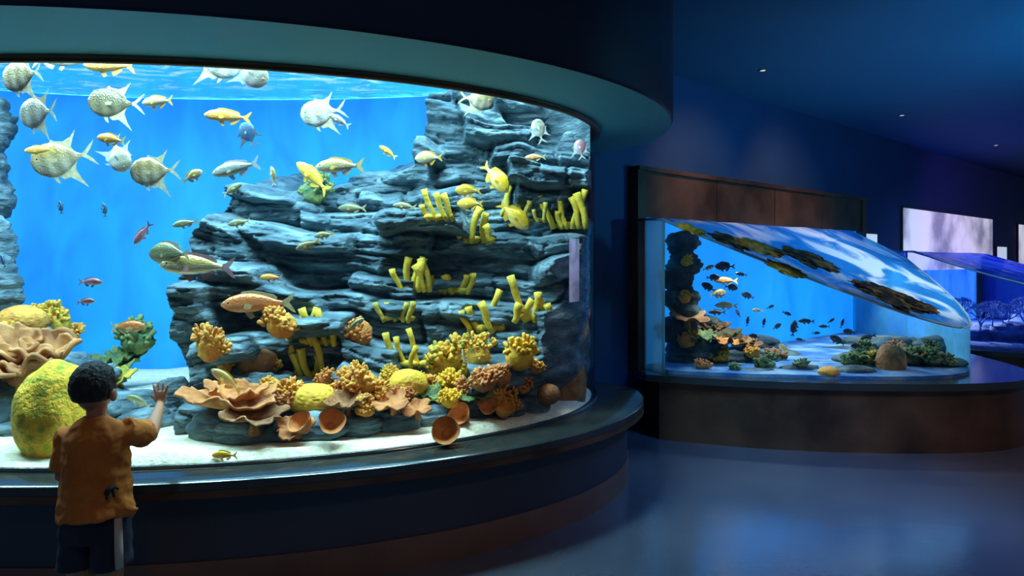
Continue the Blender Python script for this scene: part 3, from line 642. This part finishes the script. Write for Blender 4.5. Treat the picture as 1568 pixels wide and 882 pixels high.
# ------------------------------------------------------------ child
CH=empty('child')
SK=pm('child_skin',(.42,.18,.09),(.46,.20,.10),8,.5);SH=pm('orange_shirt',(.66,.19,.020),(.50,.13,.014),10,.9,bump=.25,bscale=12)
ST=pm('navy_shorts',(.012,.014,.03),(.02,.022,.04),10,.9,bump=.3,bscale=12);HR=pm('black_hair',(.006,.004,.004),(.02,.014,.01),60,.6,bump=.6,bscale=80,stretch=(1,1,.3))
WH=pm('stripe_white',(.6,.5,.4),(.5,.42,.35),10,.9)
cx,cy=-1.722,2.70
b=MB()
b.tube([(cx,cy,.47),(cx,cy,.55),(cx,cy,.66),(cx,cy,.80),(cx,cy,.89),(cx,cy,.93),(cx,cy,.95)],[(.10,.08),(.12,.09),(.11,.085),(.12,.085),(.115,.075),(.07,.06),(.035,.035)],seg=20)
b.tube([(cx,cy,.90),(cx,cy+.005,.95),(cx,cy+.01,1.02)],[.042,.036,.040],seg=14)
hc=Vector((cx-.010,cy+.012,1.072))
b.ball(hc,(.071,.085,.097),sub=4,disp=lambda v:1-.10*max(0,-v.z)*abs(v.x)+.03*max(0,-v.z)*max(0,v.y))
b.ball(hc+Vector((0,.086,-.02)),(.011,.014,.016),sub=2)
b.ball(hc+Vector((0,.074,-.055)),(.02,.008,.006),sub=2)
for s in (-1,1):
    b.ball(hc+Vector((s*.080,-.005,-.026)),(.012,.02,.028),sub=3)
    hx=cx+s*.062
    b.tube([(hx,cy,.52),(hx,cy-.005,.42),(hx,cy,.30),(hx,cy-.012,.2),(hx,cy-.005,.09),(hx,cy,.04)],[.072,.066,.048,.047,.032,.03],seg=14)
    b.tube([(hx,cy-.035,.035),(hx,cy+.02,.035),(hx,cy+.09,.022),(hx,cy+.12,.018)],[(.025,.03),(.03,.032),(.034,.02),(.02,.012)],seg=12,ref=(1,0,0))
def hand(b,wr,u,s,nrm,curl=.15,spread=.14):
    u=Vector(u).normalized();s=Vector(s).normalized();nrm=Vector(nrm).normalized()
    b.tube([wr-u*.01,wr+u*.012,wr+u*.04,wr+u*.058],[(.018,.014),(.024,.012),(.030,.011),(.028,.009)],seg=12,ref=s)
    for k,(o_,l) in enumerate([(.022,.042),(.0075,.047),(-.0075,.044),(-.022,.034)]):
        a=(1.5-k)*spread;d=(u*math.cos(a)+s*math.sin(a)).normalized()
        p0=wr+u*.045+s*o_;p1=p0+d*(l*.4+.01);p2=p1+(d+nrm*curl).normalized()*l*.35;p3=p2+(d+nrm*curl*2.2).normalized()*l*.28
        b.tube([p0,p1,p2,p3,p3+(p3-p2)*.12],[.0068,.0066,.006,.0052,.003],seg=8)
    p0=wr+u*.015+s*.018;d=(u*.65+s*.75).normalized();p1=p0+d*.022;p2=p1+(d+u*.3).normalized()*.018
    b.tube([p0,p1,p2,p2+d*.005],[.0095,.0078,.0065,.004],seg=8)
sR=Vector((cx+.118,cy+.01,.90));eR=Vector((-1.60,2.89,.83));wR=Vector((-1.700,3.125,.905))
gy=front(-1.71)
wR.y=gy-.035
b.tube([sR+Vector((-.03,-.01,0)),sR,sR.lerp(eR,.5),eR,eR.lerp(wR,.3),eR.lerp(wR,.75),wR,wR+Vector((-.002,.01,.012))],[.03,.04,.036,.031,.031,.024,.019,.018],seg=12)
hand(b,wR+Vector((-.002,.008,.006)),(-.05,.12,1),(-1,0,-.05),(0,1,0),.05,.2)
sL=Vector((cx-.115,cy+.01,.89));eL=Vector((cx-.140,cy+.01,.71));wL=Vector((cx-.125,2.885,.625))
b.tube([sL+Vector((.03,-.01,0)),sL,sL.lerp(eL,.5),eL,eL.lerp(wL,.3),eL.lerp(wL,.75),wL],[.03,.04,.036,.031,.030,.024,.019],seg=12)
hand(b,wL+Vector((0,.0,0)),(.1,1,-.12),(1,0,0),(0,0,-1),.25,.12)
o=b.obj('body',SK,parent=CH);r=o.modifiers.new('r','REMESH');r.mode='VOXEL';r.voxel_size=.0038;r.use_smooth_shade=True
sm=o.modifiers.new('s','SMOOTH');sm.iterations=3;sm.factor=.5
b=MB()
b.tube([(cx+.005,cy,.555),(cx,cy,.60),(cx,cy,.70),(cx,cy,.80),(cx,cy,.88),(cx,cy,.925),(cx,cy,.950),(cx,cy,.962)],[(.150,.12),(.145,.115),(.132,.106),(.130,.10),(.126,.092),(.10,.076),(.058,.058),(.046,.048)],seg=28)
b.tube([sR+Vector((-.04,-.01,0)),sR,sR.lerp(eR,.45),sR.lerp(eR,.72)],[.042,.052,.054,.060],seg=16)
b.tube([sL+Vector((.04,-.01,0)),sL,sL.lerp(eL,.5),sL.lerp(eL,.85)],[.042,.050,.050,.056],seg=16)
b.tube([(cx+.10,cy-.02,.62),(cx+.14,cy-.02,.578),(cx+.172,cy-.015,.562)],[(.045,.05),(.035,.045),(.016,.028)],seg=10)
o=b.obj('shirt',SH,parent=CH);r=o.modifiers.new('r','REMESH');r.mode='VOXEL';r.voxel_size=.006;r.use_smooth_shade=True
sm=o.modifiers.new('s','SMOOTH');sm.iterations=4
tx=bpy.data.textures.new('fold','CLOUDS');tx.noise_scale=.07
dm=o.modifiers.new('d','DISPLACE');dm.texture=tx;dm.strength=.026;dm.mid_level=.5
b=MB()
b.tube([(cx+.098,cy-.096,.668),(cx+.112,cy-.092,.690),(cx+.128,cy-.082,.695),(cx+.138,cy-.07,.682)],[(.006,.004),(.014,.005),(.016,.005),(.006,.004)],seg=10)
b.tube([(cx+.108,cy-.092,.685),(cx+.104,cy-.095,.650)],[(.007,.004),(.005,.004)],seg=8)
b.tube([(cx+.122,cy-.086,.688),(cx+.128,cy-.084,.655)],[(.007,.004),(.005,.004)],seg=8)
b.obj('shirt_print',ST,parent=CH)
b=MB()
b.tube([(cx,cy,.46),(cx,cy,.52),(cx,cy,.60)],[(.128,.1),(.132,.105),(.124,.1)],seg=24)
for s in (-1,1): b.tube([(cx+s*.062,cy,.52),(cx+s*.065,cy,.44),(cx+s*.070,cy,.345)],[(.072,.085),(.072,.085),(.075,.085)],seg=18)
o=b.obj('shorts',ST,parent=CH);r=o.modifiers.new('r','REMESH');r.mode='VOXEL';r.voxel_size=.006;r.use_smooth_shade=True
dm=o.modifiers.new('d','DISPLACE');dm.texture=tx;dm.strength=.014;dm.mid_level=.5
b=MB();b.tube([(cx+.124,cy-.05,.56),(cx+.129,cy-.055,.45),(cx+.134,cy-.058,.36)],[(.013,.02),(.014,.02),(.014,.02)],seg=12);b.obj('shorts_stripe',WH,parent=CH)
b=MB()
def hd(v):
    f=1+.035*noise.noise(v*4)+.03*noise.noise(v*14)
    face=sst(.2,.55,v.y)*(1-sst(.1,.45,v.z))
    low=1-sst(-.85,-.5,v.z)
    return f*(1-.3*face-.28*low)
b.ball(hc+Vector((0,-.010,.014)),(.083,.096,.102),sub=6,disp=hd);b.obj('hair',HR,parent=CH)
b=MB()
for s in (-1,1): b.ball(hc+Vector((s*.03,.075,.0)),(.011,.008,.009),sub=2)
b.obj('eyes',pm('eye_dark',(.02,.01,.008),(.02,.01,.008),3,.2),parent=CH)

# ------------------------------------------------------------ lights
def area(name,loc,target,sx,sy,e,col):
    l=bpy.data.lights.new(name,'AREA');l.shape='RECTANGLE';l.size=sx;l.size_y=sy;l.energy=e;l.color=col
    o=bpy.data.objects.new(name,l);scene.collection.objects.link(o);o.location=loc
    o.rotation_euler=(Vector(target)-Vector(loc)).to_track_quat('-Z','Y').to_euler();return o
def spot(name,loc,target,e,col,ang=90,blend=.8,rad=.05):
    l=bpy.data.lights.new(name,'SPOT');l.energy=e;l.color=col;l.spot_size=math.radians(ang);l.spot_blend=blend;l.shadow_soft_size=rad
    o=bpy.data.objects.new(name,l);scene.collection.objects.link(o);o.location=loc
    o.rotation_euler=(Vector(target)-Vector(loc)).to_track_quat('-Z','Y').to_euler();return o
for i,X in enumerate([-4.2,-3.2,-2.2,-1.2,-.4]):
    f=front(X)+.22
    area('tank_light',(X,f,3.32),(X*.9-.1,f+1.2,1.0),.8,.3,205,(1,.97,.86))
area('tank_light',(.1,4.7,3.32),(-.1,4.9,1.0),.4,.3,100,(1,.97,.86))
area('tank_light',(-1.4,4.7,3.32),(-1.3,4.5,1.0),3,.6,120,(.6,.85,1))  # added blue fill to tint the water's depth
for i,t in enumerate([.7,1.7,2.7,3.7]):
    p=wp(t,.6,1.75);q=wp(t,.95,.6);spot('tank_light',p,q,75,(.7,.92,1),105,.8,.04)
for t in (6.6,8.3):
    p=wp(t,.6,1.60);q=wp(t,.9,.4);spot('tank_light',p,q,260,(.6,.75,1),125,.8,.04)
spot('wash_spot',(3.0,3.6,3.45),(1.9,4.8,0),800,(.06,.38,1),66,1,.5)  # added blue pool, stands in for the tanks' reflection on the floor
spot('wash_spot',(3.8,2.4,3.45),(3.2,3.2,0),260,(1,.42,.22),74,1,.5)
spot('wash_spot',(6.8,4.2,3.45),(4.8,5.2,0),170,(.8,.5,.5),80,1,.4)
spot('wash_spot',(8.3,7.4,3.4),(9.2,11.5,1.8),420,(.62,.16,.75),90,1,.1)
spot('wash_spot',(7.6,6.2,3.4),(7.0,9.2,1.3),260,(.4,.65,1),60,1,.1)  # added to brighten the far tank's lid
spot('wash_spot',(3.6,3.9,3.4),(1.9,6.8,2.9),75,(.05,.38,1),70,1,.1)  # added blue wash on the wall near the frame
spot('wash_spot',(4.2,6.2,3.42),(3.4,7.9,2.3),130,(1,.55,.3),60,1,.05)
spot('wash_spot',(2.9,5.4,3.42),(2.0,6.9,2.3),110,(1,.55,.3),60,1,.05)
spot('wash_spot',(3.6,3.2,3.42),(3.2,5.9,.3),80,(1,.55,.35),50,1,.1)
spot('wash_spot',(5.2,5.6,3.42),(4.0,6.8,1.4),400,(.78,.95,1),55,1,.1)  # added to brighten the sloped lid
spot('wash_spot',(1.8,1.0,3.42),(.2,3.6,.2),90,(1,.75,.65),60,1,.2)  # added warm fill on the curved tank's base
spot('wash_spot',(-.6,.2,3.42),(-1.74,2.7,.8),26,(1,.62,.4),36,1,.1)  # added warm fill aimed at the child's back
spot('fill_uplight',(5.5,4.2,2.0),(4.3,6.2,3.5),330,(.06,.5,1),140,1,.2)  # added out of frame without a fixture, washes the ceiling blue
wd=bpy.data.worlds.new('world');scene.world=wd;wd.use_nodes=True
wd.node_tree.nodes['Background'].inputs[0].default_value=(.13,.28,.54,1);wd.node_tree.nodes['Background'].inputs[1].default_value=.34
